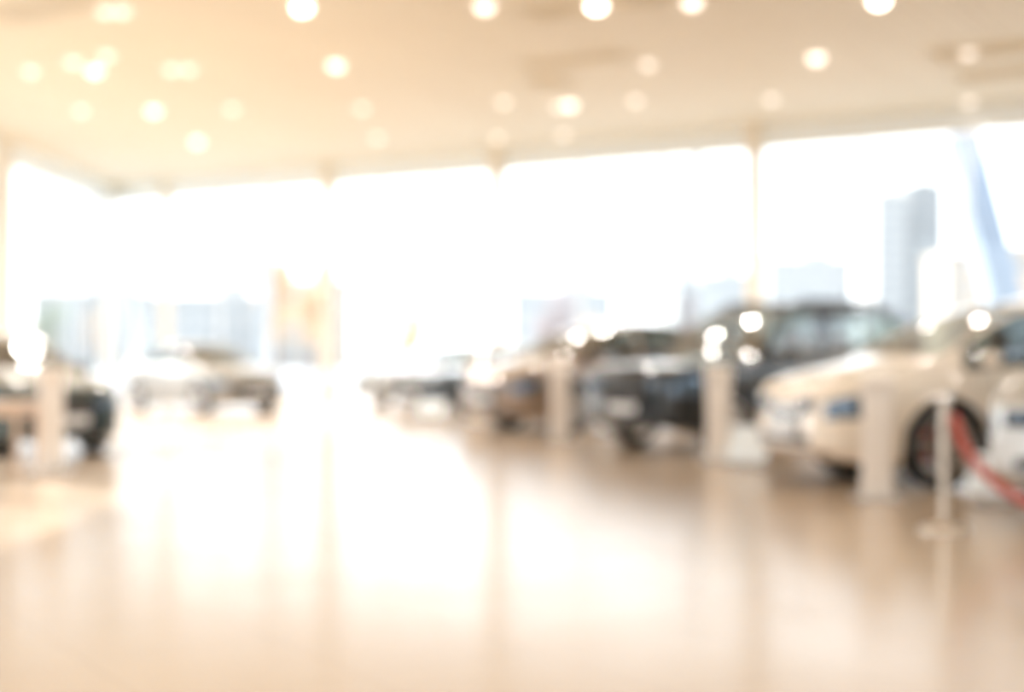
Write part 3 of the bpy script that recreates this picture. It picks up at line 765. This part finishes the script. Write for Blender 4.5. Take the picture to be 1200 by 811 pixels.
building('tower', 'taller grey tower block beside the white one, right of it', 1065, 1107, 217, 412, 18, M['b_grey'], 15, 4, 0, 'tower')
building('office_block', 'long low pale office block behind the black off-roader\'s roof', 900, 1000, 306, 300, 16, M['b_white'], 5, 9)
building('office_block', 'tan block at the right edge behind the cream car\'s roof', 1110, 1260, 300, 260, 14, M['b_tan'], 5, 8)
building('office_block', 'pale block seen between the middle column and the column right of it', 825, 880, 325, 240, 12, M['b_white'], 4, 5)
building('office_block', 'grey block behind the gap left of the black off-roader', 790, 824, 338, 160, 9, M['b_grey'], 3, 3)
building('office_block', 'pale low block behind the far saloons in the middle', 600, 720, 345, 220, 12, M['b_white'], 3, 8)
building('office_block', 'pale grey block outside the left glazing', 40, 165, 350, 150, 10, M['b_grey'], 3, 8)
building('office_block', 'pale block outside behind the champagne hatchback', 198, 300, 352, 180, 10, M['b_white'], 3, 7)
building('office_block', 'tan block outside right of the champagne hatchback', 325, 400, 335, 170, 10, M['b_tan'], 3, 5)

def tree(label, px, Y, top_py, wpx, lm, seed, n=1500):
    rnd = random.Random(seed); x, y = out_pt(px, Y); h = zat(top_py, Y)+.2; cr = wpx/FPX*Y/2
    t = thing('tree', label, 'tree', (x, y, -.2), 0, 'autumn trees outside the glazing')
    bm = bmesh.new(); tube(bm, [(0, 0, 0), (.05, 0, h*.3), (-.05, .05, h*.55), (0, 0, h*.85)], [h*.03, h*.022, h*.014, h*.004], 8)
    for k in range(9):
        a = rnd.uniform(0, 2*pi); z0 = h*rnd.uniform(.3, .65); q = cr*rnd.uniform(.5, .85)
        tube(bm, [(0, 0, z0), (q*.5*cos(a), q*.5*sin(a), z0+h*.10), (q*cos(a), q*sin(a), z0+h*.17)], [h*.01, h*.006, h*.003], 5)
    link('trunk', bm, M['bark'], t, True)
    bm = bmesh.new(); blobs = []
    for k in range(12):
        a = rnd.uniform(0, 2*pi); q = cr*rnd.uniform(0, .62); blobs.append(Vector((q*cos(a), q*sin(a), h*rnd.uniform(.42, .85))))
    for k in range(n):
        c = rnd.choice(blobs); d = Vector((rnd.gauss(0, 1), rnd.gauss(0, 1), rnd.gauss(0, 1))); d = d.normalized()*rnd.random()**.4
        p = c+Vector((d.x*cr*.42, d.y*cr*.42, d.z*h*.14)); s = h*.022*rnd.uniform(.6, 1.4)
        u = Vector((rnd.gauss(0, 1), rnd.gauss(0, 1), rnd.gauss(0, 1))).normalized(); v_ = u.orthogonal().normalized()
        bm.faces.new([bm.verts.new(p+e_) for e_ in (u*s, v_*s*.5, -u*s, -v_*s*.5)])
    link('foliage', bm, lm, t)
tree('orange autumn tree outside left of the middle column', 482, 75, 352, 62, M['leaf_o'], 1)
tree('tall orange brown tree outside right of the champagne hatchback', 322, 70, 285, 60, M['leaf_o'], 2)
tree('pale orange tree outside beside the tan block on the left', 365, 90, 330, 50, M['leaf_o'], 3)
tree('brownish grey tree outside right of the middle column', 650, 80, 330, 80, M['leaf_b'], 4)
tree('small orange tree outside above the bronze crossover', 692, 95, 358, 44, M['leaf_o'], 5)
tree('dark grey leafless-looking tree outside left of the black off-roader', 806, 70, 335, 40, M['leaf_b'], 6)
tree('green bush-like tree outside behind the black off-roader\'s tail', 1035, 60, 372, 60, M['leaf_g'], 7)
tree('tan tree outside at the right edge above the cream car\'s roof', 1175, 90, 300, 90, M['leaf_o'], 8)
tree('grey green tree outside behind the petrol blue hatchback', 60, 80, 345, 60, M['leaf_g'], 9)
